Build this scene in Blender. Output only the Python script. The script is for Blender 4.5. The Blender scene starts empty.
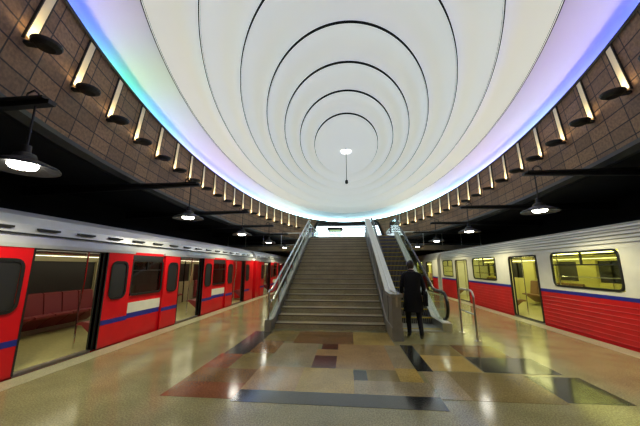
import bpy, math, random, bmesh
from mathutils import Vector, Matrix
random.seed(4)
S=bpy.context.scene
COL=S.collection
S.view_settings.view_transform='Standard'

# ------------------------------------------------------------------ materials
def mat(name,col,rough=0.5,metal=0.0,emi=None,es=0.0,noise=0.0,nscale=8.0,spec=None):
    m=bpy.data.materials.new(name); m.use_nodes=True
    nt=m.node_tree; b=nt.nodes['Principled BSDF']
    b.inputs['Base Color'].default_value=(*col,1)
    b.inputs['Roughness'].default_value=rough
    b.inputs['Metallic'].default_value=metal
    if spec is not None: b.inputs['Specular IOR Level'].default_value=spec
    if emi:
        b.inputs['Emission Color'].default_value=(*emi,1)
        b.inputs['Emission Strength'].default_value=es
    if noise>0:
        tc=nt.nodes.new('ShaderNodeTexCoord'); n=nt.nodes.new('ShaderNodeTexNoise')
        n.inputs['Scale'].default_value=nscale; n.inputs['Detail'].default_value=6
        r=nt.nodes.new('ShaderNodeValToRGB')
        r.color_ramp.elements[0].position=0.3; r.color_ramp.elements[1].position=0.7
        r.color_ramp.elements[0].color=(*[c*(1-noise) for c in col],1)
        r.color_ramp.elements[1].color=(*[min(1,c*(1+noise)) for c in col],1)
        nt.links.new(tc.outputs['Object'],n.inputs['Vector'])
        nt.links.new(n.outputs['Fac'],r.inputs['Fac'])
        nt.links.new(r.outputs['Color'],b.inputs['Base Color'])
    return m

def speckle(name,col,rough=0.13,amt=0.28,scale=60):
    m=mat(name,col,rough,spec=.6); nt=m.node_tree; b=nt.nodes['Principled BSDF']
    tc=nt.nodes.new('ShaderNodeTexCoord')
    n=nt.nodes.new('ShaderNodeTexNoise'); n.inputs['Scale'].default_value=scale; n.inputs['Detail'].default_value=3
    n2=nt.nodes.new('ShaderNodeTexNoise'); n2.inputs['Scale'].default_value=1.8; n2.inputs['Detail'].default_value=7
    r2=nt.nodes.new('ShaderNodeValToRGB'); r2.color_ramp.elements[0].position=.35; r2.color_ramp.elements[0].color=(.55,.55,.55,1); r2.color_ramp.elements[1].position=.65
    r=nt.nodes.new('ShaderNodeValToRGB')
    r.color_ramp.elements[0].position=0.38; r.color_ramp.elements[1].position=0.62
    r.color_ramp.elements[0].color=(*[c*(1-amt) for c in col],1)
    r.color_ramp.elements[1].color=(*[min(1,c*(1+amt)) for c in col],1)
    mx=nt.nodes.new('ShaderNodeMixRGB'); mx.blend_type='MULTIPLY'; mx.inputs[0].default_value=0.5
    nt.links.new(tc.outputs['Object'],n.inputs['Vector']); nt.links.new(tc.outputs['Object'],n2.inputs['Vector'])
    nt.links.new(n.outputs['Fac'],r.inputs['Fac']); nt.links.new(r.outputs['Color'],mx.inputs[1])
    nt.links.new(n2.outputs['Fac'],r2.inputs['Fac'])
    nt.links.new(r2.outputs['Color'],mx.inputs[2]); nt.links.new(mx.outputs['Color'],b.inputs['Base Color'])
    return m

def glassmat(name,tint,refl=0.12,rough=0.05):
    m=bpy.data.materials.new(name); m.use_nodes=True; nt=m.node_tree
    nt.nodes.remove(nt.nodes['Principled BSDF']); out=nt.nodes['Material Output']
    t=nt.nodes.new('ShaderNodeBsdfTransparent'); t.inputs['Color'].default_value=(*tint,1)
    g=nt.nodes.new('ShaderNodeBsdfGlossy'); g.inputs['Roughness'].default_value=rough
    g.inputs['Color'].default_value=(.9,.9,.9,1)
    mx=nt.nodes.new('ShaderNodeMixShader'); mx.inputs[0].default_value=refl
    nt.links.new(t.outputs[0],mx.inputs[1]); nt.links.new(g.outputs[0],mx.inputs[2])
    nt.links.new(mx.outputs[0],out.inputs['Surface'])
    return m

M_floor=speckle('granite_beige',(.29,.265,.135),.15)
M_t_red=speckle('granite_redbrown',(.25,.085,.035))
M_t_mar=speckle('granite_maroon',(.11,.022,.014))
M_t_dark=speckle('granite_dark',(.030,.029,.028))
M_t_blk=speckle('granite_black',(.012,.013,.014))
M_t_yel=speckle('granite_yellow',(.47,.33,.10))
M_t_oli=speckle('granite_olive',(.25,.19,.075))
M_t_gry=speckle('granite_grey',(.35,.28,.16))
M_t_pnk=speckle('granite_pinkish',(.42,.26,.11))
M_t_brn=speckle('granite_brown',(.22,.115,.045))
M_edge=speckle('granite_edge',(.40,.38,.25),.3)
M_stair=speckle('stair_granite',(.42,.36,.21),.4,.3,40)
M_nose=mat('stair_nosing',(.14,.11,.07),.5)
M_black=mat('black_paint',(.012,.012,.013),.5)
M_dark=mat('dark_steel',(.02,.019,.018),.45,.3,noise=.3)
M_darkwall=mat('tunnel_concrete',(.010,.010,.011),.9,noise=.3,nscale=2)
M_steel=mat('stainless_steel',(.62,.61,.58),.28,.9,noise=.08,nscale=20)
M_steelp=mat('steel_panel',(.42,.41,.37),.4,.75,noise=.12,nscale=6)
M_chrome=mat('chrome',(.75,.75,.75),.12,1)
M_rubber=mat('black_rubber',(.01,.01,.01),.35)
M_red=mat('train_red',(.62,.006,.012),.3,noise=.06,nscale=3,spec=.35)
M_red2=mat('train_red_old',(.54,.008,.012),.38,noise=.1,nscale=3,spec=.35)
M_silver=mat('train_silver',(.52,.53,.56),.35,.35,noise=.06,nscale=4)
M_white=mat('train_white',(.72,.71,.61),.35,noise=.05,nscale=4)
M_blue=mat('train_blue',(.012,.02,.26),.35)
M_int=mat('train_interior',(.40,.37,.22),.5)
M_intf=mat('train_floor',(.36,.33,.14),.45,noise=.15,nscale=20)
M_int2=mat('train_interior_yellow',(.60,.56,.20),.5)
M_seat=mat('seat_vinyl',(.20,.025,.03),.45)
M_seat2=mat('seat_brown',(.20,.10,.04),.5)
M_lightw=mat('train_tube_light',(1,1,1),.5,emi=(1,.93,.62),es=5)
M_lighty=mat('train_tube_light_warm',(1,1,1),.5,emi=(.95,.95,.42),es=9)
M_glass=glassmat('train_glass',(.35,.36,.34),.10)
M_glassr=glassmat('train_glass_clear',(.85,.86,.68),.06)
M_glassb=glassmat('balustrade_glass',(.72,.78,.74),.12)
M_lamp=mat('lamp_bulb',(1,1,1),.5,emi=(1,.97,.85),es=24)
M_domelamp=mat('dome_lamp_bulb',(1,1,1),.5,emi=(1,1,.95),es=2)
M_uplamp=mat('uplight_bulb',(1,1,1),.5,emi=(1,.76,.40),es=48)
M_refl=mat('uplight_reflector',(.75,.68,.48),.5,.1)
M_ring=mat('dome_seam',(.010,.012,.010),.9,spec=.1)
M_shop=mat('shop_light',(.9,1,.8),.5,emi=(.5,.8,.4),es=1.0)
M_shopw=mat('hall_light',(1,1,1),.5,emi=(.75,.92,1),es=6)
M_grn=mat('hall_wall_green',(.20,.32,.14),.5,noise=.3,nscale=1.5)
M_esc=mat('escalator_step',(.07,.07,.07),.4,.6)
M_yel=mat('safety_yellow',(.6,.45,.04),.5)

# ------------------------------------------------------------------ mesh builder
class MB:
    def __init__(s): s.v=[];s.f=[];s.m=[];s.mats=[]
    def mi(s,m):
        if m not in s.mats: s.mats.append(m)
        return s.mats.index(m)
    def add(s,vs,fs,m):
        o=len(s.v); s.v+= [tuple(p) for p in vs]; k=s.mi(m)
        for f in fs: s.f.append([i+o for i in f]); s.m.append(k)
    def box(s,x0,x1,y0,y1,z0,z1,m):
        if x0>x1:x0,x1=x1,x0
        if y0>y1:y0,y1=y1,y0
        vs=[(x0,y0,z0),(x1,y0,z0),(x1,y1,z0),(x0,y1,z0),(x0,y0,z1),(x1,y0,z1),(x1,y1,z1),(x0,y1,z1)]
        s.add(vs,[(0,3,2,1),(4,5,6,7),(0,1,5,4),(1,2,6,5),(2,3,7,6),(3,0,4,7)],m)
    def prism(s,ax,poly,a0,a1,m):
        n=len(poly)
        if ax=='X': vs=[(a0,p[0],p[1]) for p in poly]+[(a1,p[0],p[1]) for p in poly]
        elif ax=='Y': vs=[(p[0],a0,p[1]) for p in poly]+[(p[0],a1,p[1]) for p in poly]
        else: vs=[(p[0],p[1],a0) for p in poly]+[(p[0],p[1],a1) for p in poly]
        fs=[tuple(range(n)),tuple(range(2*n-1,n-1,-1))]+[(i,(i+1)%n,(i+1)%n+n,i+n) for i in range(n)]
        s.add(vs,fs,m)
    def tube(s,path,r,m,seg=8,close=False,caps=True):
        P=[Vector(p) for p in path]; n=len(P); vs=[];fs=[]
        R=r if isinstance(r,(list,tuple)) else [r]*n
        up=None
        for i in range(n):
            if close: t=(P[(i+1)%n]-P[i-1]).normalized()
            else: t=(P[min(i+1,n-1)]-P[max(i-1,0)]).normalized()
            if up is None:
                up=Vector((0,0,1)) if abs(t.z)<.9 else Vector((1,0,0))
            a=t.cross(up).normalized(); b=a.cross(t).normalized(); up=b
            for k in range(seg):
                an=2*math.pi*k/seg
                vs.append(P[i]+(a*math.cos(an)+b*math.sin(an))*R[i])
        for i in range(n if close else n-1):
            j=(i+1)%n
            for k in range(seg):
                l=(k+1)%seg; fs.append((i*seg+k,i*seg+l,j*seg+l,j*seg+k))
        if caps and not close:
            fs.append(tuple(range(seg))[::-1]); fs.append(tuple((n-1)*seg+k for k in range(seg)))
        s.add(vs,fs,m)
    def lathe(s,c,prof,m,seg=24,sx=1,sy=1):
        c=Vector(c); n=len(prof); vs=[];fs=[]
        for (r,z) in prof:
            for k in range(seg):
                an=2*math.pi*k/seg; vs.append(c+Vector((r*sx*math.cos(an),r*sy*math.sin(an),z)))
        for i in range(n-1):
            for k in range(seg):
                l=(k+1)%seg; fs.append((i*seg+k,i*seg+l,(i+1)*seg+l,(i+1)*seg+k))
        s.add(vs,fs,m)
    def rring(s,x,dx,y0,y1,z0,z1,w,rad,m):
        def rr(a0,a1,b0,b1,r):
            o=[]
            for cx,cy,st in ((a1-r,b1-r,0),(a0+r,b1-r,90),(a0+r,b0+r,180),(a1-r,b0+r,270)):
                for k in range(5):
                    an=math.radians(st+k*22.5); o.append((cx+r*math.cos(an),cy+r*math.sin(an)))
            return o
        A=rr(y0-w,y1+w,z0-w,z1+w,rad+w); B=rr(y0,y1,z0,z1,rad); n=len(A)
        vs=[(x,p[0],p[1]) for p in A]+[(x,p[0],p[1]) for p in B]+[(x+dx,p[0],p[1]) for p in A]+[(x+dx,p[0],p[1]) for p in B]
        fs=[]
        for i in range(n):
            j=(i+1)%n
            fs+=[(i,j,n+j,n+i),(2*n+i,3*n+i,3*n+j,2*n+j),(i,2*n+i,2*n+j,j),(n+i,n+j,3*n+j,3*n+i)]
        s.add(vs,fs,m)
    def obj(s,name,parent=None,smooth=False,loc=None):
        me=bpy.data.meshes.new(name); me.from_pydata(s.v,[],s.f); 
        for m in s.mats: me.materials.append(m)
        for p,k in zip(me.polygons,s.m): p.material_index=k; p.use_smooth=smooth
        bm=bmesh.new(); bm.from_mesh(me); bmesh.ops.recalc_face_normals(bm,faces=bm.faces); bm.to_mesh(me); bm.free()
        me.update()
        o=bpy.data.objects.new(name,me); COL.objects.link(o)
        if parent: o.parent=parent
        return o
def empty(name,loc=(0,0,0)):
    e=bpy.data.objects.new(name,None); COL.objects.link(e); e.empty_display_size=.2
    return e

# ------------------------------------------------------------------ floor
XL,XR=-4.9,5.5
Y0,Y1=-8,62
b=MB()
b.box(XL,XR,Y0,Y1,-1.25,0,M_floor)
def tile(x0,x1,y0,y1,m): b.box(x0,x1,y0,y1,0,.003,m)
T=[(-2.40,-1.45,3.72,4.20,M_t_red),(-2.40,-1.45,4.20,4.75,M_t_brn),
(-2.40,-1.95,4.75,5.5,M_t_red),(-2.35,-1.9,5.5,7.4,M_t_dark),(-1.95,-1.45,4.75,5.6,M_t_oli),(-1.9,-1.4,5.6,6.5,M_t_brn),(-1.9,-1.2,6.5,7.5,M_t_oli),
(-1.45,1.12,3.66,4.0,M_t_dark),
(-1.45,-.72,4.0,4.9,M_t_pnk),(-.72,.06,4.0,4.9,M_t_yel),(.06,.55,4.0,4.45,M_t_gry),(.06,.26,4.45,4.85,M_t_blk),(.26,.72,4.45,4.9,M_t_oli),
(.55,1.1,4.0,4.45,M_t_gry),(.72,1.05,4.45,5.0,M_t_yel),
(-1.4,-.62,4.9,6.35,M_t_gry),(-.62,-.22,4.9,5.55,M_t_mar),(-.62,-.22,5.55,5.95,M_t_pnk),(-.55,-.22,5.95,6.35,M_t_mar),
(-.22,.72,4.9,6.35,M_t_pnk),(.72,1.02,5.0,6.35,M_t_gry),
(-1.2,.1,6.35,7.5,M_t_brn),(.1,.95,6.35,7.5,M_t_yel),
(1.12,1.5,3.95,4.9,M_t_gry),(1.05,1.3,4.9,6.4,M_t_dark),(1.3,2.05,4.95,5.75,M_t_yel),(1.3,2.05,5.75,6.5,M_t_oli),
(1.5,2.6,3.95,4.92,M_t_oli),(2.6,3.35,4.0,4.85,M_t_blk),(2.08,3.2,4.95,5.72,M_t_dark),(2.08,2.9,5.75,6.5,M_t_brn)]
for t in T: tile(*t)
b.box(XL,XL+.35,Y0,Y1,0,.004,M_edge); b.box(XR-.35,XR,Y0,Y1,0,.004,M_edge)
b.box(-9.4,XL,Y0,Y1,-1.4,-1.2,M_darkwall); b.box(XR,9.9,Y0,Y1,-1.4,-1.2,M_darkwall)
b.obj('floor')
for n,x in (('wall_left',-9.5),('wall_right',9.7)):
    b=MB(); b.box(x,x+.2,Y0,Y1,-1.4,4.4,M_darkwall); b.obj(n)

# ------------------------------------------------------------------ dome, cove, oval wall
CX,CY,A,B=.03,14.0,6.65,15.4
ZR=6.3; ZB=4.0
def zdome(s): return 6.70+1.0*(1-s*s)
N=192
SS=[.875,.757,.642,.532,.437,.342,.24]
M_dome_glow=mat('dome_panel_glow',(.82,.83,.82),.7,emi=(.84,.95,.94),es=.42,noise=.03,nscale=.7)  # added glow: dome is no lamp, emission brightens it and the hall
M_dome_outer_glow=mat('dome_panel_outer_glow',(.82,.83,.84),.7,emi=(.90,1,1),es=.03)  # added glow nearly off here, so the cove strip colour dominates
M_dome_mid_glow=mat('dome_panel_mid_glow',(.82,.83,.83),.7,emi=(.88,1,.97),es=.34)  # same added glow as the inner panels, slightly weaker
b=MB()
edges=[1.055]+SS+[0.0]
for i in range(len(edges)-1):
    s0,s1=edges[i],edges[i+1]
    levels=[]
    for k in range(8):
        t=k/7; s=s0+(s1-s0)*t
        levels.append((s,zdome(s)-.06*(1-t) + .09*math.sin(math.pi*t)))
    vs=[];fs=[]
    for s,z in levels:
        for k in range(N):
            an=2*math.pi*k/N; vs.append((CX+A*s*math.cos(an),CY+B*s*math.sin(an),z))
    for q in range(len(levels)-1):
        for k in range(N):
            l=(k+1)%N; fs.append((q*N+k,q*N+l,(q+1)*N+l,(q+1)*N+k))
    b.add(vs,fs,M_dome_outer_glow if i==0 else M_dome_mid_glow if i==1 else M_dome_glow)
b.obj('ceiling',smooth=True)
b=MB()
for s in SS:
    z=zdome(s)-.015; w=.026
    vs=[];fs=[]
    for k in range(N):
        an=2*math.pi*k/N; c,sn=math.cos(an),math.sin(an)
        nx,ny=c/A,sn/B; l=math.hypot(nx,ny); nx/=l;ny/=l
        x,y=CX+A*s*c,CY+B*s*sn
        for dx,dz in ((-w,.06),(-w,-.035),(w,-.035),(w,.06)): vs.append((x+nx*dx,y+ny*dx,z+dz))
    for k in range(N):
        l=(k+1)%N
        for q in range(4):
            r=(q+1)%4; fs.append((k*4+q,k*4+r,l*4+r,l*4+q))
    b.add(vs,fs,M_ring)
b.obj('dome_seam_trim')
# cove LED strip, colour varies along its length
me=bpy.data.meshes.new('cove_light_strip')
vs=[];fs=[]
for k in range(N):
    an=2*math.pi*k/N; c,sn=math.cos(an),math.sin(an)
    vs+=[(CX+A*1.04*c,CY+B*1.04*sn,6.30),(CX+A*1.053*c,CY+B*1.053*sn,6.54)]
for k in range(N):
    l=(k+1)%N; fs.append((2*k,2*l,2*l+1,2*k+1))
me.from_pydata(vs,[],fs)
ca=me.color_attributes.new('strip_col','FLOAT_COLOR','POINT')
def stripcol(x,y):
    def g(v,c,w): return math.exp(-((v-c)/w)**2)
    base=Vector((.26,.40,.95))
    if y>18: base=base.lerp(Vector((.5,.88,1.0)),min(1,(y-18)/5))
    keys=[(2.3,Vector((.12,.06,.95))),(4.3,Vector((.02,.08,1))),(6.5,Vector((.01,.6,.2))),(8.3,Vector((.08,.42,.85)))] if x<0 else [(3,Vector((.12,.10,1))),(5.8,Vector((.03,.07,1))),(8,Vector((.13,.13,.95))),(10,Vector((.18,.30,.95)))]
    for c,colr in keys:
        base=base.lerp(colr,.97*g(y,c,1.3 if x<0 else 1.9))
    base=base.lerp(Vector((.36,.20,.95)),.5*g(y,13,2.5))
    return base
for i,v in enumerate(me.vertices):
    c=stripcol(v.co.x,v.co.y); ca.data[i].color=(c.x,c.y,c.z,1)
m=bpy.data.materials.new('cove_led'); m.use_nodes=True; nt=m.node_tree; pb=nt.nodes['Principled BSDF']
at=nt.nodes.new('ShaderNodeAttribute'); at.attribute_name='strip_col'
nt.links.new(at.outputs['Color'],pb.inputs['Emission Color']); pb.inputs['Emission Strength'].default_value=13
me.materials.append(m)
o=bpy.data.objects.new('cove_light_strip',me); COL.objects.link(o)

def rim(t): return (A*math.cos(t),B*math.sin(t))
def basept(x,y):
    f=1.0
    if y<0: f=1+.16*(y/B)**2
    return (x*f,y*1.02)
def zbase(t):
    a=math.degrees(t)%360
    d=abs(a-90)
    if d<33: return ZB+(ZR-.25-ZB)*min(1,(33-d)/6)
    return ZB
M_brown=bpy.data.materials.new('brown_block_cladding'); M_brown.use_nodes=True
nt=M_brown.node_tree; pb=nt.nodes['Principled BSDF']; pb.inputs['Roughness'].default_value=.7
uv=nt.nodes.new('ShaderNodeUVMap'); br=nt.nodes.new('ShaderNodeTexBrick')
br.inputs['Color1'].default_value=(.36,.205,.095,1); br.inputs['Color2'].default_value=(.22,.125,.06,1); br.inputs['Mortar'].default_value=(.03,.018,.012,1)
br.inputs['Scale'].default_value=1; br.inputs['Mortar Size'].default_value=.014; br.inputs['Brick Width'].default_value=.61; br.inputs['Row Height'].default_value=.33
br.offset=0
nz=nt.nodes.new('ShaderNodeTexNoise'); nz.inputs['Scale'].default_value=16; nz.inputs['Detail'].default_value=8
mx=nt.nodes.new('ShaderNodeMixRGB'); mx.blend_type='MULTIPLY'; mx.inputs[0].default_value=.6
rp=nt.nodes.new('ShaderNodeValToRGB'); rp.color_ramp.elements[0].position=.35; rp.color_ramp.elements[0].color=(.35,.32,.3,1); rp.color_ramp.elements[1].position=.62
nt.links.new(uv.outputs[0],br.inputs['Vector']); nt.links.new(uv.outputs[0],nz.inputs['Vector'])
nt.links.new(nz.outputs['Fac'],rp.inputs['Fac'])
nt.links.new(br.outputs['Color'],mx.inputs[1]); nt.links.new(rp.outputs['Color'],mx.inputs[2]); nt.links.new(mx.outputs[0],pb.inputs['Base Color'])
me=bpy.data.meshes.new('wall_oval'); vs=[];fs=[];arc=[0]
for k in range(N+1):
    t=2*math.pi*k/N; x,y=rim(t); bx,by=basept(x,y)
    if k: arc.append(arc[-1]+math.hypot(x-px,y-py))
    px,py=x,y
    vs+=[(CX+bx,CY+by,zbase(t)),(CX+x,CY+y,ZR),(CX+x*1.06,CY+y*1.06,ZR)]
mi=[]
for k in range(N):
    fs.append((3*k,3*k+3,3*k+4,3*k+1)); mi.append(0)
    fs.append((3*k+1,3*k+4,3*k+5,3*k+2)); mi.append(1)
me.from_pydata(vs,[],fs)
ul=me.uv_layers.new(name='UVMap')
for p in me.polygons:
    p.material_index=mi[p.index]; p.use_smooth=True
    for li in p.loop_indices:
        vi=me.loops[li].vertex_index; ul.data[li].uv=(arc[vi//3],vs[vi][2])
me.materials.append(M_brown); me.materials.append(M_black)
o=bpy.data.objects.new('wall_oval',me); COL.objects.link(o)
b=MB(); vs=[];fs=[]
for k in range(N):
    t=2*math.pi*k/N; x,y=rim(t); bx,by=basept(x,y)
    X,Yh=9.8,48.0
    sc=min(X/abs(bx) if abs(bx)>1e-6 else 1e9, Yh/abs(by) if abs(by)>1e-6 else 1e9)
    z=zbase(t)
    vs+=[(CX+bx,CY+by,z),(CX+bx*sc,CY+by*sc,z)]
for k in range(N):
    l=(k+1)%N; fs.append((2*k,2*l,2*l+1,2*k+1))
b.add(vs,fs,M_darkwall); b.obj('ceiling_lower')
b=MB()
rimpath=[(CX+rim(2*math.pi*k/N)[0]*.998,CY+rim(2*math.pi*k/N)[1]*.998,ZR-.04) for k in range(N)]
b.tube(rimpath,.035,M_black,6,close=True)
bp=[]
for k in range(N):
    t=2*math.pi*k/N; x,y=rim(t); q=basept(x,y); bp.append((CX+q[0]*.992,CY+q[1]*.992,zbase(t)+.02))
b.tube(bp,.13,M_dark,6,close=True)
b.obj('trim_1',smooth=False)

# wall uplights -----------------------------------------------------
b=MB()
def arcpos(side):
    res=[];acc=0;t0=-math.pi/2;n=4000;last=rim(t0);nxt=1.2
    for i in range(1,n):
        t=t0+math.pi*i/n
        p=rim(t)
        acc+=math.hypot(p[0]-last[0],p[1]-last[1]); last=p
        if acc>=nxt:
            nxt+=1.22; res.append(t if side>0 else math.pi-t)
    return res
for side in (-1,1):
    for t in arcpos(side):
        x,y=rim(t)
        if y>11.8: continue
        nrm=Vector((-x/A**2,-y/B**2,0)).normalized(); tan=Vector((-nrm.y,nrm.x,0))
        q=basept(x,y)
        def wp(z):
            f=(z-ZB)/(ZR-ZB); return Vector((CX+q[0]*(1-f)+x*f,CY+q[1]*(1-f)+y*f,z))
        def qb(z0,z1,w,d0,d1,mm,off=0):
            P=[]
            for z in (z0,z1):
                c=wp(z)+tan*off
                for ww,dd in ((-w,d0),(w,d0),(w,d1),(-w,d1)): P.append(c+tan*ww+nrm*dd)
            b.add(P,[(0,3,2,1),(4,5,6,7),(0,1,5,4),(1,2,6,5),(2,3,7,6),(3,0,4,7)],mm)
        ZL=5.12
        for sgn in (-1,1): qb(ZL,6.22,.010,0,.04,M_dark,sgn*.10)
        qb(ZL+.06,6.2,.09,.012,.03,M_refl)
        c=wp(ZL)+nrm*.27
        b.lathe(c,[(.0,-.07),(.12,-.065),(.19,-.02),(.205,.015),(.205,.03),(.18,.03),(.16,.0),(0,0)],M_black,18)
        qb(ZL-.05,ZL,.05,0,.2,M_black)
        b.lathe(c-nrm*.05,[(0.12,.012),(.115,.03),(0,.035)],M_uplamp,10)
b.obj('wall_uplight')

# pendant lamps on beams ---------------------------------------------
def pendant(x,y,side):
    b=MB()
    ze=3.66
    xo=-9.3 if side<0 else 9.6
    b.prism('Y',[(x-side*.25,ze+.10),(x-side*.25,ze+.16),(xo,ze+.24),(xo,ze-.05)],y-.05,y+.05,M_dark)
    b.box(min(x-side*.2,xo),max(x-side*.2,xo),y-.10,y+.10,ze+.16,ze+.19,M_dark)
    path=[(x+side*.18,y,ze+.18),(x+side*.16,y,ze+.30),(x+side*.06,y,ze+.34),(x-side*.02,y,ze+.28),(x,y,ze+.10),(x,y,3.12)]
    b.tube(path,.014,M_dark,6)
    b.lathe((x,y,2.88),[(0.0,.30),(.05,.30),(.055,.20),(.11,.18),(.13,.12),(.36,.02),(.38,0.0),(.38,-.02),(.35,-.015),(.12,.07),(0,.07)],M_dark,28)
    b.lathe((x,y,2.88),[(0,.0),(.09,-.02),(.13,-.01),(.15,.02),(.15,.05)],M_lamp,16)
    return b.obj('pendant_lamp')
for i in range(7): pendant(-4.2,3.1+3.9*i,-1)
for i in range(6): pendant(4.5,6.9+3.9*i,1)

# dome centre lamp
b=MB()
zc=zdome(0)
b.lathe((CX,CY+.3,zc-.02),[(0,-.07),(.16,-.06),(.26,-.02),(.28,.03)],M_domelamp,20)
b.tube([(CX,CY-.2,zc),(CX,CY-.2,zc-1.75)],.018,M_dark,6)
b.lathe((CX,CY-.2,zc-1.95),[(0,0),(.06,.01),(.09,.08),(.07,.18),(.02,.22),(0,.22)],M_dark,12)
b.obj('dome_hanging_lamp')

# ------------------------------------------------------------------ stairs
SX0,SX1=-1.94,.94
SY=7.7; NS=21; RI=.15; TR=.35
HZ=NS*RI
b=MB()
for i in range(NS):
    b.box(SX0,SX1,SY+i*TR,SY+NS*TR,i*RI,(i+1)*RI-.001,M_stair)
    b.box(SX0+.005,SX1-.005,SY+i*TR-.012,SY+i*TR+.02,(i+1)*RI-.024,(i+1)*RI+.002,M_nose)
b.obj('staircase')
SE=SY+NS*TR
sl=RI/TR
def rail_z(y,h):
    if y<SY: return h
    if y>SE: return HZ+h
    return (y-SY)*sl+h
def balustrade(x0,x1,ys,ye,name,solid):
    b=MB(); xm=(x0+x1)/2
    b.prism('X',[(ys,0),(ys,.28),(SY,.28),(SE,HZ+.28),(ye,HZ+.28),(ye,HZ-.3),(SE,0)],x0,x1,M_steelp)
    if solid:
        b.prism('X',[(ys,.28),(ys,.93),(SY-.1,.93),(SE-.1,HZ+.93),(SE-.1,HZ+.28),(SY,.28)],x0+.02,x1-.02,M_steelp)
        b.prism('X',[(ys-.02,.93),(ys-.02,1.0),(SY-.1,1.0),(SE-.1,HZ+1.0),(ye,HZ+1.0),(ye,HZ+.94),(SE-.1,HZ+.94),(SY-.1,.93)],x0-.004,x1+.02,M_steel)
        y=ys+.6
        while y<SE:
            b.box(x0+.012,x1-.012,y,y+.015,rail_z(y,.0),rail_z(y,.92),M_dark); y+=1.1
    else:
        y=ys+.03
        while y<ye:
            z=rail_z(y,0); b.box(xm-.02,xm+.02,y,y+.05,z+.1,z+1.0,M_steel)
            y+=1.05
        b.prism('X',[(ys+.05,.32),(ys+.05,.86),(SY,.86),(SE,HZ+.86),(ye,HZ+.86),(ye,HZ+.32),(SE,HZ+.32),(SY,.32)],xm-.008,xm+.008,M_glassb)
    for h,dx in ((1.0,0),(.75,.05)) if not solid else ((1.02,0),):
        xx=xm+dx
        pts=[(xx,ys+.02,h-.3 if h>.9 else h),(xx,ys,h-.04),(xx,ys+.08,h)]
        pts+=[(xx,SY-.05,h),(xx,SE,HZ+h),(xx,ye,HZ+h)]
        b.tube(pts,.028,M_steel,8)
    return b.obj(name,smooth=False)
balustrade(-2.12,-1.96,7.35,15.6,'stair_balustrade',False)
balustrade(.955,1.2,6.7,15.6,'stair_balustrade',True)

# ------------------------------------------------------------------ escalator
E=empty('escalator')
b=MB()
ex0,ex1=1.38,2.36
EY=8.7; EE=EY+ (HZ)/math.tan(math.radians(28))
n=int(HZ/.19)+1
b.box(ex0,ex1,7.7,EY,0,.02,M_steelp)
b.box(ex0,ex1,7.95,8.0,0.02,.03,M_yel)
st=(EE-EY)/n; rz=HZ/n
for i in range(n):
    y=EY+i*st; z=(i+1)*rz
    b.box(ex0,ex1,y,EE,i*rz,z,M_esc)
    b.box(ex0,ex1,y-.01,y+.03,z-.02,z+.004,M_yel)
    for k in range(18):
        xx=ex0+.03+k*(ex1-ex0-.06)/17
        b.box(xx-.006,xx+.006,y-.012,y,z-rz+.01,z-.02,M_steelp)
b.box(ex0,ex1,EE,16.2,HZ-.2,HZ+.01,M_steelp)
b.obj('steps',E)
for x0,x1,nm in ((1.22,1.38,'balustrade_inner'),(2.36,2.60,'balustrade_outer')):
    b=MB(); xm=(x0+x1)/2
    b.prism('X',[(7.75,0),(7.75,.2),(EY,.22),(EE,HZ+.22),(16.2,HZ+.22),(16.2,HZ-.4),(EE,HZ-.6),(EE,0)],x0,x1,M_steel)
    b.prism('X',[(7.7,.45),(7.78,.25),(EY,.2),(EE,HZ+.2),(16.2,HZ+.2),(16.2,HZ+.92),(EE,HZ+.92),(EY,.92),(7.85,.92),(7.72,.75)],xm-.012,xm+.012,M_glassb)
    pts=[]
    for k in range(9):
        an=math.radians(270-22.5*k); pts.append((xm,7.95+.34*math.cos(an),.62+.34*math.sin(an)))
    pts+=[(xm,EY-.2,.96),(xm,EY+.1,1.0),(xm,EE-.1,HZ+.93),(xm,EE+.2,HZ+.97),(xm,15.9,HZ+.97)]
    for k in range(1,8):
        an=math.radians(90-22.5*k); pts.append((xm,15.9+.34*math.cos(an),HZ+.63+.34*math.sin(an)))
    b.tube(pts,.042,M_rubber,8)
    b.obj(nm,E)

b=MB()
b.tube([(2.82,6.9,0),(2.82,6.9,.95),(2.82,6.95,1.04),(2.82,7.05,1.07),(2.82,7.6,1.07),(2.82,7.7,1.04),(2.82,7.75,.95),(2.82,7.75,0)],.025,M_steel,8)
b.tube([(2.82,6.9,.55),(2.82,7.75,.55)],.018,M_steel,8)
for y in (6.9,7.75): b.lathe((2.82,y,0),[(.07,0),(.07,.012),(.03,.02)],M_steel,12)
b.obj('barrier_rail')

# ------------------------------------------------------------------ mezzanine
b=MB()
b.box(-2.3,3.0,SE,21,HZ-.35,HZ-.002,M_t_gry)
b.box(-9.3,9.6,21,46,HZ-.35,HZ-.002,M_t_gry)
for x in (-1.6,2.2):
    for y in (18,24): b.lathe((x,y,0),[(.3,0),(.3,HZ-.35)],M_steelp,20)
b.obj('mezzanine_floor')
def glassrail(pts,name):
    b=MB()
    for i in range(len(pts)-1):
        p=Vector(pts[i]);q=Vector(pts[i+1]); L=(q-p).length; n=max(1,int(L/1.3))
        b.tube([p+Vector((0,0,1.0)),q+Vector((0,0,1.0))],.03,M_steel,8)
        b.tube([p+Vector((0,0,.1)),q+Vector((0,0,.1))],.02,M_steel,6)
        d=(q-p).normalized(); nn=Vector((-d.y,d.x,0))*.006
        b.add([p+nn+Vector((0,0,.12)),q+nn+Vector((0,0,.12)),q+nn+Vector((0,0,.95)),p+nn+Vector((0,0,.95))],[(0,1,2,3)],M_glassb)
        for k in range(n+1):
            c=p.lerp(q,k/n); b.tube([c,c+Vector((0,0,1))],.02,M_steel,6)
    return b.obj(name)
glassrail([(-2.2,15.7,HZ),(-2.2,21.1,HZ),(-9.2,21.1,HZ)],'mezzanine_railing')
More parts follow.
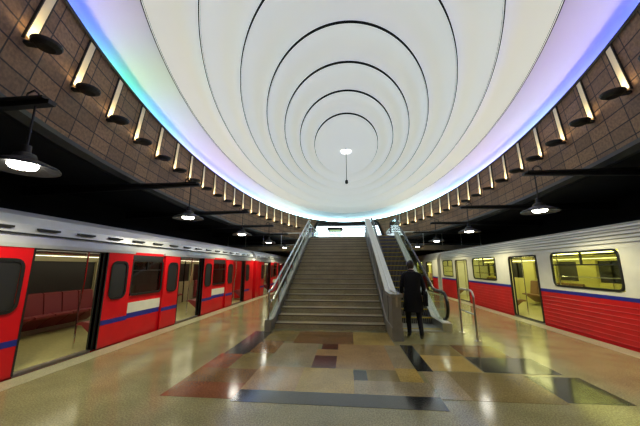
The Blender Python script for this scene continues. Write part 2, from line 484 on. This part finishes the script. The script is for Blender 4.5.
glassrail([(2.9,15.7,HZ),(2.9,21.1,HZ),(9.5,21.1,HZ)],'mezzanine_railing')
b=MB(); b.box(-9.3,9.6,44,44.3,HZ,6.4,M_grn)
for i in range(9):
    x=-8.6+i*2.05
    b.box(x,x+1.6,43.93,44,HZ+.3,HZ+2.3,M_shop); b.box(x-.06,x+1.66,43.9,43.95,HZ+2.3,HZ+2.42,M_dark)
    b.box(x+.77,x+.83,43.9,43.95,HZ+.3,HZ+2.3,M_dark)
b.obj('wall_back')
b=MB()
for i in range(8): b.box(-4.5,4.6,30.5+i*1.6,30.62+i*1.6,5.9,5.97,M_shopw)
b.obj('hall_ceiling_light')
b=MB(); b.box(-9.4,9.7,Y1,Y1+.2,-1.4,HZ,M_darkwall); b.obj('wall_tunnel_end')
b=MB()
b.box(-1.7,-.5,26,27,HZ,HZ+1.0,M_grn); b.box(-1.65,-.55,26.02,26.98,HZ+1.0,HZ+1.9,M_glassb); b.box(-1.8,-.4,25.9,27.1,HZ+1.9,HZ+2.05,M_dark)
b.box(-1.6,-.6,26.3,26.8,HZ+1.84,HZ+1.89,M_shop)
b.obj('ticket_kiosk')

# ------------------------------------------------------------------ trains
def train_left():
    E=empty('metro_train'); fx=-5.0
    def X(d): return fx-d
    cars=[(-3.2,12.75+2.1),(15.35,31.3),(31.8,47.8)]
    body=MB();inte=MB();gl=MB();dr=MB()
    for (c0,c1) in cars:
        start=.75 if c0<0 else c0+2.0
        doors=[start+4*i for i in range(4)]
        W=2.7
        prof=[(0,1.93),(.02,2.12),(.07,2.27),(.22,2.42),(.6,2.55),(1.35,2.6),(2.1,2.55),(2.48,2.42),(2.7,2.12),(2.7,1.93),(2.6,1.93),(2.6,2.08),(.1,2.08),(.1,1.93)]
        body.prism('Y',[(X(d),z) for d,z in prof],c0,c1,M_silver)
        body.box(X(-.012),X(0),c0+.05,c1-.05,2.10,2.125,M_black)
        y=c0+.3
        while y<c1-.5:
            body.box(X(-.004),X(.05),y,y+.35,2.19,2.22,M_black); y+=.7
        body.box(X(.05),X(2.65),c0,c1,-.25,-.03,M_dark)
        body.box(X(.3),X(2.4),c0+2,c0+4.4,-1.15,-.25,M_dark); body.box(X(.3),X(2.4),c1-4.4,c1-2,-1.15,-.25,M_dark)
        body.box(X(0),X(.08),c0,c1,-.28,-.02,M_red)
        for y in (c0,c1-.08): body.box(X(.0),X(W),y,y+.08,-.02,1.95,M_red)
        body.box(X(.5),X(W-.5),c1,c1+.5,0,2.1,M_black)
        spans=[];prev=c0+.08
        for d in doors:
            spans.append((prev,d-.65)); prev=d+.65
        spans.append((prev,c1-.08))
        for s0,s1 in spans:
            w0=s0+ (.78 if s0>c0+.2 else .45); w1=s1-(.78 if s1<c1-.2 else .45)
            zs0,zs1=.95,1.78
            body.box(X(0),X(.06),s0,s1,-.02,zs0,M_red); body.box(X(0),X(.06),s0,s1,zs1,1.94,M_red)
            if w1-w0>.5:
                body.box(X(0),X(.06),s0,w0,zs0,zs1,M_red); body.box(X(0),X(.06),w1,s1,zs0,zs1,M_red)
                body.box(X(-.004),X(0),w0-.02,w1+.02,.57,.80,M_white)
                body.box(X(-.004),X(0),w0-.02,w1+.02,.46,.57,M_blue)
                body.box(X(-.003),X(0),w0,w1,zs1-.01,zs1+.1,M_black)
                body.rring(X(-.012),.02,w0+.05,w1-.05,zs0+.05,zs1-.05,.05,.06,M_rubber)
                gl.box(X(.02),X(.028),w0,w1,zs0,zs1,M_glass)
                mid=(w0+w1)/2; 
                body.box(X(-.006),X(.03),w0+.05,w1-.05,zs1-.27,zs1-.245,M_rubber)
                body.box(X(-.006),X(.03),mid-.012,mid+.012,zs1-.27,zs1-.05,M_rubber)
            else: body.box(X(0),X(.06),s0,s1,zs0,zs1,M_red)
        for d in doors:
            body.box(X(-.01),X(.1),d-.69,d-.65,0,1.94,M_black); body.box(X(-.01),X(.1),d+.65,d+.69,0,1.94,M_black)
            body.box(X(-.01),X(.1),d-.69,d+.69,1.88,1.94,M_black)
            body.box(X(0),X(.12),d-.65,d+.65,-.03,.02,M_steel)
            body.box(X(-.07),X(-.02),d-1.45,d+1.45,1.9,1.96,M_silver)
            for a0,a1 in ((d-1.40,d-.69),(d+.69,d+1.40)):
                dr.box(X(-.06),X(-.02),a0,a1,.02,1.9,M_red)
                dr.rring(X(-.068),.01,a0+.17,a1-.17,.98,1.68,.05,.09,M_rubber)
                dr.box(X(-.064),X(-.06),a0+.17,a1-.17,.98,1.68,M_black)
                dr.box(X(-.063),X(-.06),a0,a1,.45,.54,M_blue)
                e=a1-.03 if a0<d else a0
                dr.box(X(-.064),X(-.015),e,e+.03,.02,1.9,M_rubber)
        inte.box(X(.06),X(2.62),c0+.08,c1-.08,-.03,.015,M_intf)
        inte.box(X(2.6),X(2.7),c0,c1,-.03,.95,M_int); inte.box(X(2.6),X(2.7),c0,c1,1.75,2.0,M_int)
        for d in doors:
            inte.box(X(2.58),X(2.7),d-.75,d-.5,.9,1.8,M_int); inte.box(X(2.58),X(2.7),d+.5,d+.75,.9,1.8,M_int)
            inte.box(X(2.56),X(2.62),d-.015,d+.015,.02,1.9,M_rubber)
            for s in (-1,1):
                inte.tube([(X(.45),d+s*.72,.0),(X(.45),d+s*.72,.9),(X(.38),d+s*.68,1.3),(X(.38),d+s*.68,2.05)],.017,M_chrome,6)
            inte.tube([(X(1.35),d,0),(X(1.35),d,2.06)],.017,M_chrome,6)
        inte.box(X(2.66),X(2.7),c0,c1,.9,1.8,M_black)
        for y0 in [doors[0]-1.3-2]+[d+.85 for d in doors]:
            for far in (True,False):
                for k in range(5):
                    ys=y0+.02+k*.46
                    if ys<c0+.1 or ys+.44>c1-.1: continue
                    if far: pr=[(2.56,.12),(2.18,.42),(2.08,.42),(2.08,.47),(2.2,.49),(2.42,.46),(2.50,.95),(2.56,.97)]
                    else: pr=[(.10,.12),(.48,.42),(.58,.42),(.58,.47),(.46,.49),(.24,.46),(.16,.9),(.10,.92)]
                    inte.prism('Y',[(X(a),z) for a,z in pr],ys,ys+.43,M_seat)
        for dd in (.75,1.95): inte.box(X(dd-.07),X(dd+.07),c0+.3,c1-.3,2.05,2.075,M_lightw)
        for dd in (.6,2.1): inte.tube([(X(dd),c0+.3,1.86),(X(dd),c1-.3,1.86)],.014,M_chrome,6)
    body.obj('body',E);inte.obj('interior',E);gl.obj('window_glass',E);dr.obj('door_leaves',E)
train_left()

def train_right():
    E=empty('metro_train.001'); fx=5.6
    def X(d): return fx+d
    cars=[(-1.2,17.9),(18.5,37.6),(38.2,57.3)]
    body=MB();inte=MB();gl=MB()
    for ci,(c0,c1) in enumerate(cars):
        if ci: doors=[c0+1.9+5*i for i in range(4)]
        else: doors=[-.2,4.8,9.8,14.8]
        W=2.7
        prof=[(0,2.0),(.02,2.15),(.08,2.32),(.24,2.48),(.6,2.58),(1.35,2.62),(2.1,2.58),(2.46,2.48),(2.7,2.15),(2.7,2.0),(2.6,2.0),(2.6,2.1),(.1,2.1),(.1,2.0)]
        body.prism('Y',[(X(d),z) for d,z in prof],c0,c1,M_white)
        for dd,z in ((.0,2.10),(.02,2.19),(.045,2.27),(.09,2.35),(.15,2.42),(.26,2.50),(.4,2.54)):
            body.tube([(X(dd),c0+.02,z),(X(dd),c1-.02,z)],.012,M_steelp,6)
        body.box(X(.1),X(2.6),c0,c1,-.3,-.03,M_dark)
        body.box(X(.3),X(2.4),c0+2,c0+4.4,-1.15,-.25,M_dark); body.box(X(.3),X(2.4),c1-4.4,c1-2,-1.15,-.25,M_dark)
        for y in (c0,c1-.08): body.box(X(0),X(W),y,y+.08,-.02,2.05,M_white)
        body.box(X(.5),X(W-.5),c1,c1+.6,0,2.1,M_black)
        spans=[];prev=c0+.08
        for d in doors:
            if d-.75>prev: spans.append((prev,d-.75))
            prev=d+.75
        spans.append((prev,c1-.08))
        for s0,s1 in spans:
            body.box(X(0),X(.06),s0,s1,-.25,.92,M_red2)
            body.box(X(-.004),X(.06),s0,s1,.92,1.0,M_blue)
            body.box(X(0),X(.06),s0,s1,1.0,1.1,M_white); body.box(X(0),X(.06),s0,s1,1.98,2.02,M_white)
            for k in range(8):
                z=.06+k*.105; body.tube([(X(0),s0,z),(X(0),s1,z)],.011,M_red2,6)
            L=s1-s0
            if L>2.4: w0,w1=s0+.9*(L/3.5),s1-.6*(L/3.5)
            elif L>1.1: w0,w1=s0+.35,s1-.35
            else:
                body.box(X(0),X(.06),s0,s1,1.1,1.98,M_white); continue
            body.box(X(0),X(.06),s0,w0,1.1,1.98,M_white); body.box(X(0),X(.06),w1,s1,1.1,1.98,M_white)
            body.rring(X(-.015),.03,w0+.04,w1-.04,1.14,1.94,.05,.1,M_rubber)
            gl.box(X(.02),X(.028),w0,w1,1.1,1.98,M_glassr)
            mid=(w0+w1)/2
            body.box(X(-.008),X(.03),w0,w1,1.64,1.67,M_rubber); body.box(X(-.008),X(.03),mid-.02,mid+.02,1.64,1.96,M_rubber)
            inte.tube([(X(.07),w0,1.36),(X(.07),w1,1.36)],.012,M_chrome,6)
        for d in doors:
            body.rring(X(-.012),.08,d-.71,d+.71,.04,1.92,.045,.09,M_rubber)
            body.box(X(0),X(.1),d-.75,d+.75,1.96,2.03,M_white)
            body.box(X(-.02),X(.12),d-.75,d+.75,-.25,.02,M_steelp)
            for s in (-1,1):
                body.box(X(.035),X(.06),d+s*.64,d+s*.75,.02,1.96,M_int2)
                body.box(X(.03),X(.065),d+s*.62,d+s*.65,.02,1.96,M_rubber)
        inte.box(X(.06),X(2.62),c0+.08,c1-.08,-.03,.015,M_intf)
        inte.box(X(2.6),X(2.7),c0,c1,-.03,1.1,M_int2); inte.box(X(2.6),X(2.7),c0,c1,1.8,2.1,M_int2)
        inte.box(X(2.66),X(2.7),c0,c1,1.05,1.95,M_black)
        inte.box(X(.07),X(2.6),c0+.08,c1-.08,2.07,2.09,M_int2)
        for d in doors:
            inte.box(X(2.58),X(2.7),d-1.3,d-.5,.02,2.05,M_int2);inte.box(X(2.58),X(2.7),d+.5,d+1.3,.02,2.05,M_int2)
            inte.box(X(2.6),X(2.65),d-.02,d+.02,.02,2.0,M_rubber)
            for s in (-1,1): inte.tube([(X(.5),d+s*.85,0),(X(.5),d+s*.85,2.08)],.017,M_chrome,6)
        for d in [doors[0]-5]+doors:
            for k in range(6):
                ys=d+1.05+k*.48
                if ys<c0+.1 or ys+.46>c1-.1: continue
                if k==2: inte.box(X(2.58),X(2.66),ys+.34,ys+.6,1.1,1.9,M_int2)
                inte.prism('Y',[(X(a),z) for a,z in [(2.56,.12),(2.18,.42),(2.08,.42),(2.08,.47),(2.2,.49),(2.42,.46),(2.50,1.0),(2.56,1.02)]],ys,ys+.45,M_seat2)
                inte.prism('Y',[(X(a),z) for a,z in [(.10,.12),(.48,.42),(.58,.42),(.58,.47),(.46,.49),(.24,.46),(.16,1.0),(.10,1.02)]],ys,ys+.45,M_seat2)
        for dd in (.75,1.95): inte.box(X(dd-.08),X(dd+.08),c0+.3,c1-.3,2.03,2.06,M_lighty)
        for dd in (.6,2.1): inte.tube([(X(dd),c0+.3,1.86),(X(dd),c1-.3,1.86)],.014,M_chrome,6)
    body.obj('body',E);inte.obj('interior',E);gl.obj('window_glass',E)
train_right()

# ------------------------------------------------------------------ people
M_coat=mat('coat_black',(.010,.010,.012),.85,noise=.2,nscale=30,spec=.2)
M_trous=mat('trousers_dark',(.010,.010,.015),.85,noise=.2,nscale=30,spec=.2)
M_jacket=mat('jacket_olive',(.06,.07,.04),.8,noise=.2,nscale=30)
M_shoe=mat('shoe_leather',(.01,.01,.01),.4)
M_skin=mat('skin',(.50,.29,.21),.5)
M_hair=mat('hair_dark',(.03,.02,.015),.6,noise=.3,nscale=60)
M_eye=mat('eye_white',(.8,.8,.8),.3)
M_lip=mat('lips',(.45,.16,.14),.5)
def skinned(name,pts,edges,root,mt,sub=2,matfn=None):
    me=bpy.data.meshes.new(name); me.from_pydata([p[:3] for p in pts],edges,[])
    o=bpy.data.objects.new(name,me); COL.objects.link(o)
    md=o.modifiers.new('s','SKIN'); 
    if not me.skin_vertices: me.skin_vertices.new()
    for i,p in enumerate(pts):
        r=p[3]; me.skin_vertices[0].data[i].radius=r if isinstance(r,tuple) else (r,r)
        me.skin_vertices[0].data[i].use_root=(i==root)
    md.use_smooth_shade=True
    sb=o.modifiers.new('d','SUBSURF'); sb.levels=sub; sb.render_levels=sub
    dg=bpy.context.evaluated_depsgraph_get(); dg.update()
    nm=bpy.data.meshes.new_from_object(o.evaluated_get(dg))
    bpy.data.objects.remove(o)
    nm.materials.clear()
    for m in mt: nm.materials.append(m)
    for p in nm.polygons:
        p.use_smooth=True; p.material_index=matfn(p.center) if matfn else 0
    ob=bpy.data.objects.new(name,nm); COL.objects.link(ob); return ob
def loft(rings,mt,parent,nm):
    b=MB(); vs=[];fs=[];n=28
    for z,rx,ry,cy in rings:
        for k in range(n):
            an=2*math.pi*k/n; w=1+.03*math.sin(an*7) if z<1 else 1
            vs.append((rx*w*math.cos(an),cy+ry*w*math.sin(an),z))
    for i in range(len(rings)-1):
        for k in range(n):
            l=(k+1)%n; fs.append((i*n+k,i*n+l,(i+1)*n+l,(i+1)*n+k))
    b.add(vs,fs,mt); b.obj(nm,parent,True)
def head(hc,parent):
    hc=Vector(hc)
    b=MB(); n=24; m_=16
    def headpt(th,ph,grow=0):
        x=math.sin(th)*math.cos(ph); y=math.sin(th)*math.sin(ph); z=math.cos(th)
        rx,ry,rz=.076+grow,.095+grow,.118+grow
        k=1.0
        if z<0: k=1+.32*z*(1 if y>-.2 else 1.2)
        yy=y*ry*(k if y<0 else 1+.12*z if z<0 else 1)
        return hc+Vector((x*rx*k,yy,z*rz))
    vs=[];fs=[]
    for i in range(m_+1):
        for k in range(n): vs.append(headpt(math.pi*i/m_,2*math.pi*k/n))
    for i in range(m_):
        for k in range(n):
            l=(k+1)%n; fs.append((i*n+k,i*n+l,(i+1)*n+l,(i+1)*n+k))
    b.add(vs,fs,M_skin)
    vs=[];fs=[]
    for i in range(m_+1):
        for k in range(n):
            th=math.pi*i/m_; ph=2*math.pi*k/n; vs.append(headpt(th,ph,.013+.002*math.sin(9*ph)))
    for i in range(m_):
        for k in range(n):
            l=(k+1)%n; th=math.pi*(i+.5)/m_; ph=2*math.pi*(k+.5)/n
            front=math.sin(ph)
            lim=.33 if front>.35 else (.52 if front>0 else .78)
            if th/math.pi<lim: fs.append((i*n+k,i*n+l,(i+1)*n+l,(i+1)*n+k))
    b.add(vs,fs,M_hair)
    def ball(c,r,m,sc=(1,1,1)):
        c=Vector(c); vs=[];fs=[]
        for i in range(9):
            for k in range(12):
                th=math.pi*i/8; ph=2*math.pi*k/12
                vs.append(c+Vector((r*sc[0]*math.sin(th)*math.cos(ph),r*sc[1]*math.sin(th)*math.sin(ph),r*sc[2]*math.cos(th))))
        for i in range(8):
            for k in range(12):
                l=(k+1)%12; fs.append((i*12+k,i*12+l,(i+1)*12+l,(i+1)*12+k))
        b.add(vs,fs,m)
    for s in (-1,1):
        ball(hc+Vector((s*.03,.083,.0)),.011,M_eye); ball(hc+Vector((s*.03,.092,.0)),.0055,M_black)
        ball(hc+Vector((s*.03,.088,.02)),.014,M_hair,(1.2,.4,.25))
        ball(hc+Vector((s*.077,-.0,-.012)),.02,M_skin,(.35,.8,1.5))
    ball(hc+Vector((0,.10,-.025)),.014,M_skin,(.8,1.1,1.6)); ball(hc+Vector((0,.083,-.062)),.018,M_lip,(1.2,.5,.35))
    b.obj('head',parent,True)
def hand(w,s,nm,P,d=(0,.8,-.6)):
    w=Vector(w)
    d=Vector(d).normalized(); side=Vector((s,0,0))
    pl=[w,w+d*.05,w+d*.085]
    h=skinned(nm+'_palm',[(*pl[0],.028),(*pl[1],(.038,.02)),(*pl[2],(.036,.018))],[(0,1),(1,2)],0,[M_skin],1); h.parent=P
    for i,(o_,L) in enumerate(((-.03,.062),(-.01,.075),(.01,.07),(.03,.055))):
        a=w+d*.07+side*o_; p1=a+d*L*.5; dn=(d+Vector((0,-.3,-.9))).normalized(); p2=p1+dn*L*.35; dn2=(d*.2+Vector((0,-.7,-.6))).normalized(); p3=p2+dn2*L*.3
        f=skinned(nm+'_finger_%d'%(i+1),[(*a,.0095),(*p1,.009),(*p2,.0085),(*p3,.007)],[(0,1),(1,2),(2,3)],0,[M_skin],1); f.parent=P
    a=w+d*.025-side*.02; p1=a-side*.028+d*.02; p2=p1-side*.005+d*.035; 
    f=skinned(nm+'_thumb',[(*a,.013),(*p1,.011),(*p2,.008)],[(0,1),(1,2)],0,[M_skin],1); f.parent=P
P=empty('person')
pts=[(0,0,.94,(.15,.12)),(0,.02,1.12,(.145,.11)),(0,.06,1.30,(.165,.12)),(0,.09,1.43,(.11,.085)),(0,.11,1.50,.055),(0,.135,1.57,.052),
 (-.095,-.0,.88,.095),(-.12,.10,.50,.068),(-.12,-.02,.10,.05),(-.13,.10,.04,.042),(-.135,.17,.03,.03),
 (.095,-.0,.88,.095),(.11,-.02,.49,.068),(.12,-.24,.13,.05),(.12,-.16,.045,.042),(.125,-.09,.03,.03),
 (-.18,.075,1.40,.075),(-.25,.03,1.14,.058),(-.23,.20,.98,.042),
 (.18,.075,1.40,.075),(.26,.02,1.13,.058),(.25,.16,.93,.042)]
ed=[(0,1),(1,2),(2,3),(3,4),(4,5),(0,6),(6,7),(7,8),(8,9),(9,10),(0,11),(11,12),(12,13),(13,14),(14,15),(3,16),(16,17),(17,18),(3,19),(19,20),(20,21)]
def mf(c):
    if c.z>1.50: return 3
    if c.z<.115: return 2
    if c.z<.86 and abs(c.x)<.21: return 1
    return 0
ob=skinned('body',pts,ed,0,[M_coat,M_trous,M_shoe,M_skin],2,mf); ob.parent=P
loft([(.58,.225,.19,.01),(.70,.215,.18,.01),(.80,.21,.17,.005),(.95,.20,.16,.0),(1.08,.185,.145,.015),(1.22,.205,.15,.045),(1.34,.215,.145,.065),(1.42,.185,.12,.085),(1.47,.11,.09,.10),(1.51,.08,.075,.11),(1.535,.07,.066,.115)],M_coat,P,'coat')
head((0,.155,1.635),P)
hand((-.228,.215,.97),1,'left_hand',P); hand((.25,.175,.92),-1,'right_hand',P)
b=MB(); b.prism('X',[(-.14,.72),(.12,.72),(.14,1.0),(.10,1.04),(-.12,1.04),(-.16,1.0)],.235,.31,M_coat)
b.tube([(.26,-.12,1.02),(.22,-.09,1.3),(.1,-.02,1.45),(0,.10,1.50)],.012,M_coat,6)
b.obj('shoulder_bag',P)
P.location=(1.52,7.05,0.004); P.rotation_euler=(0,0,math.radians(-6))
# seated passenger seen through the right train's window
Q=empty('seated_passenger')
pts=[(0,0,.60,(.15,.12)),(0,-.02,.80,(.14,.11)),(0,0,.98,(.16,.11)),(0,.01,1.09,(.10,.08)),(0,.02,1.16,.053),(0,.04,1.23,.05),
 (-.09,.06,.58,.09),(-.12,.44,.56,.065),(-.12,.42,.12,.048),(-.12,.52,.06,.042),(-.12,.60,.045,.03),
 (.09,.06,.58,.09),(.12,.44,.56,.065),(.12,.42,.12,.048),(.12,.52,.06,.042),(.12,.60,.045,.03),
 (-.18,.0,1.06,.07),(-.24,.06,.82,.055),(-.12,.24,.70,.04),
 (.18,.0,1.06,.07),(.24,.06,.82,.055),(.12,.24,.70,.04)]
def mf2(c):
    if c.z>1.17: return 3
    if c.z<.12: return 2
    if c.z<.66 and (c.y>.10 or c.z<.55): return 1
    return 0
ob=skinned('body',pts,ed,0,[M_jacket,M_trous,M_shoe,M_skin],2,mf2); ob.parent=Q
head((0,.06,1.30),Q)
hand((-.11,.25,.70),1,'left_hand',Q,(0.1,.9,-.2)); hand((.11,.25,.70),-1,'right_hand',Q,(-.1,.9,-.2))
Q.location=(5.6+2.26,8.55,0.01); Q.rotation_euler=(0,0,math.radians(90))

# ------------------------------------------------------------------ lamps of the pendants
for i,(x,y) in enumerate([(-4.2,3.1+3.9*i) for i in range(5)]+[(4.5,3.0)]+[(4.5,6.9+3.9*i) for i in range(4)]):
    l=bpy.data.lights.new('pendant_spot','SPOT'); l.energy=180; l.color=(1,.92,.56); l.spot_size=math.radians(140); l.spot_blend=.6; l.shadow_soft_size=.12
    o=bpy.data.objects.new('pendant_spot',l); COL.objects.link(o); o.location=(x,y,2.82)

w=bpy.data.worlds.new('World'); S.world=w; w.use_nodes=True
w.node_tree.nodes['Background'].inputs[0].default_value=(.01,.011,.013,1)

cam=bpy.data.cameras.new('Camera'); cam.lens=15.8; cam.sensor_width=36; cam.clip_start=.05
co=bpy.data.objects.new('Camera',cam); COL.objects.link(co)
co.location=(0,0,1.6); co.rotation_euler=(math.radians(90+10.9),0,math.radians(5.5))
S.camera=co
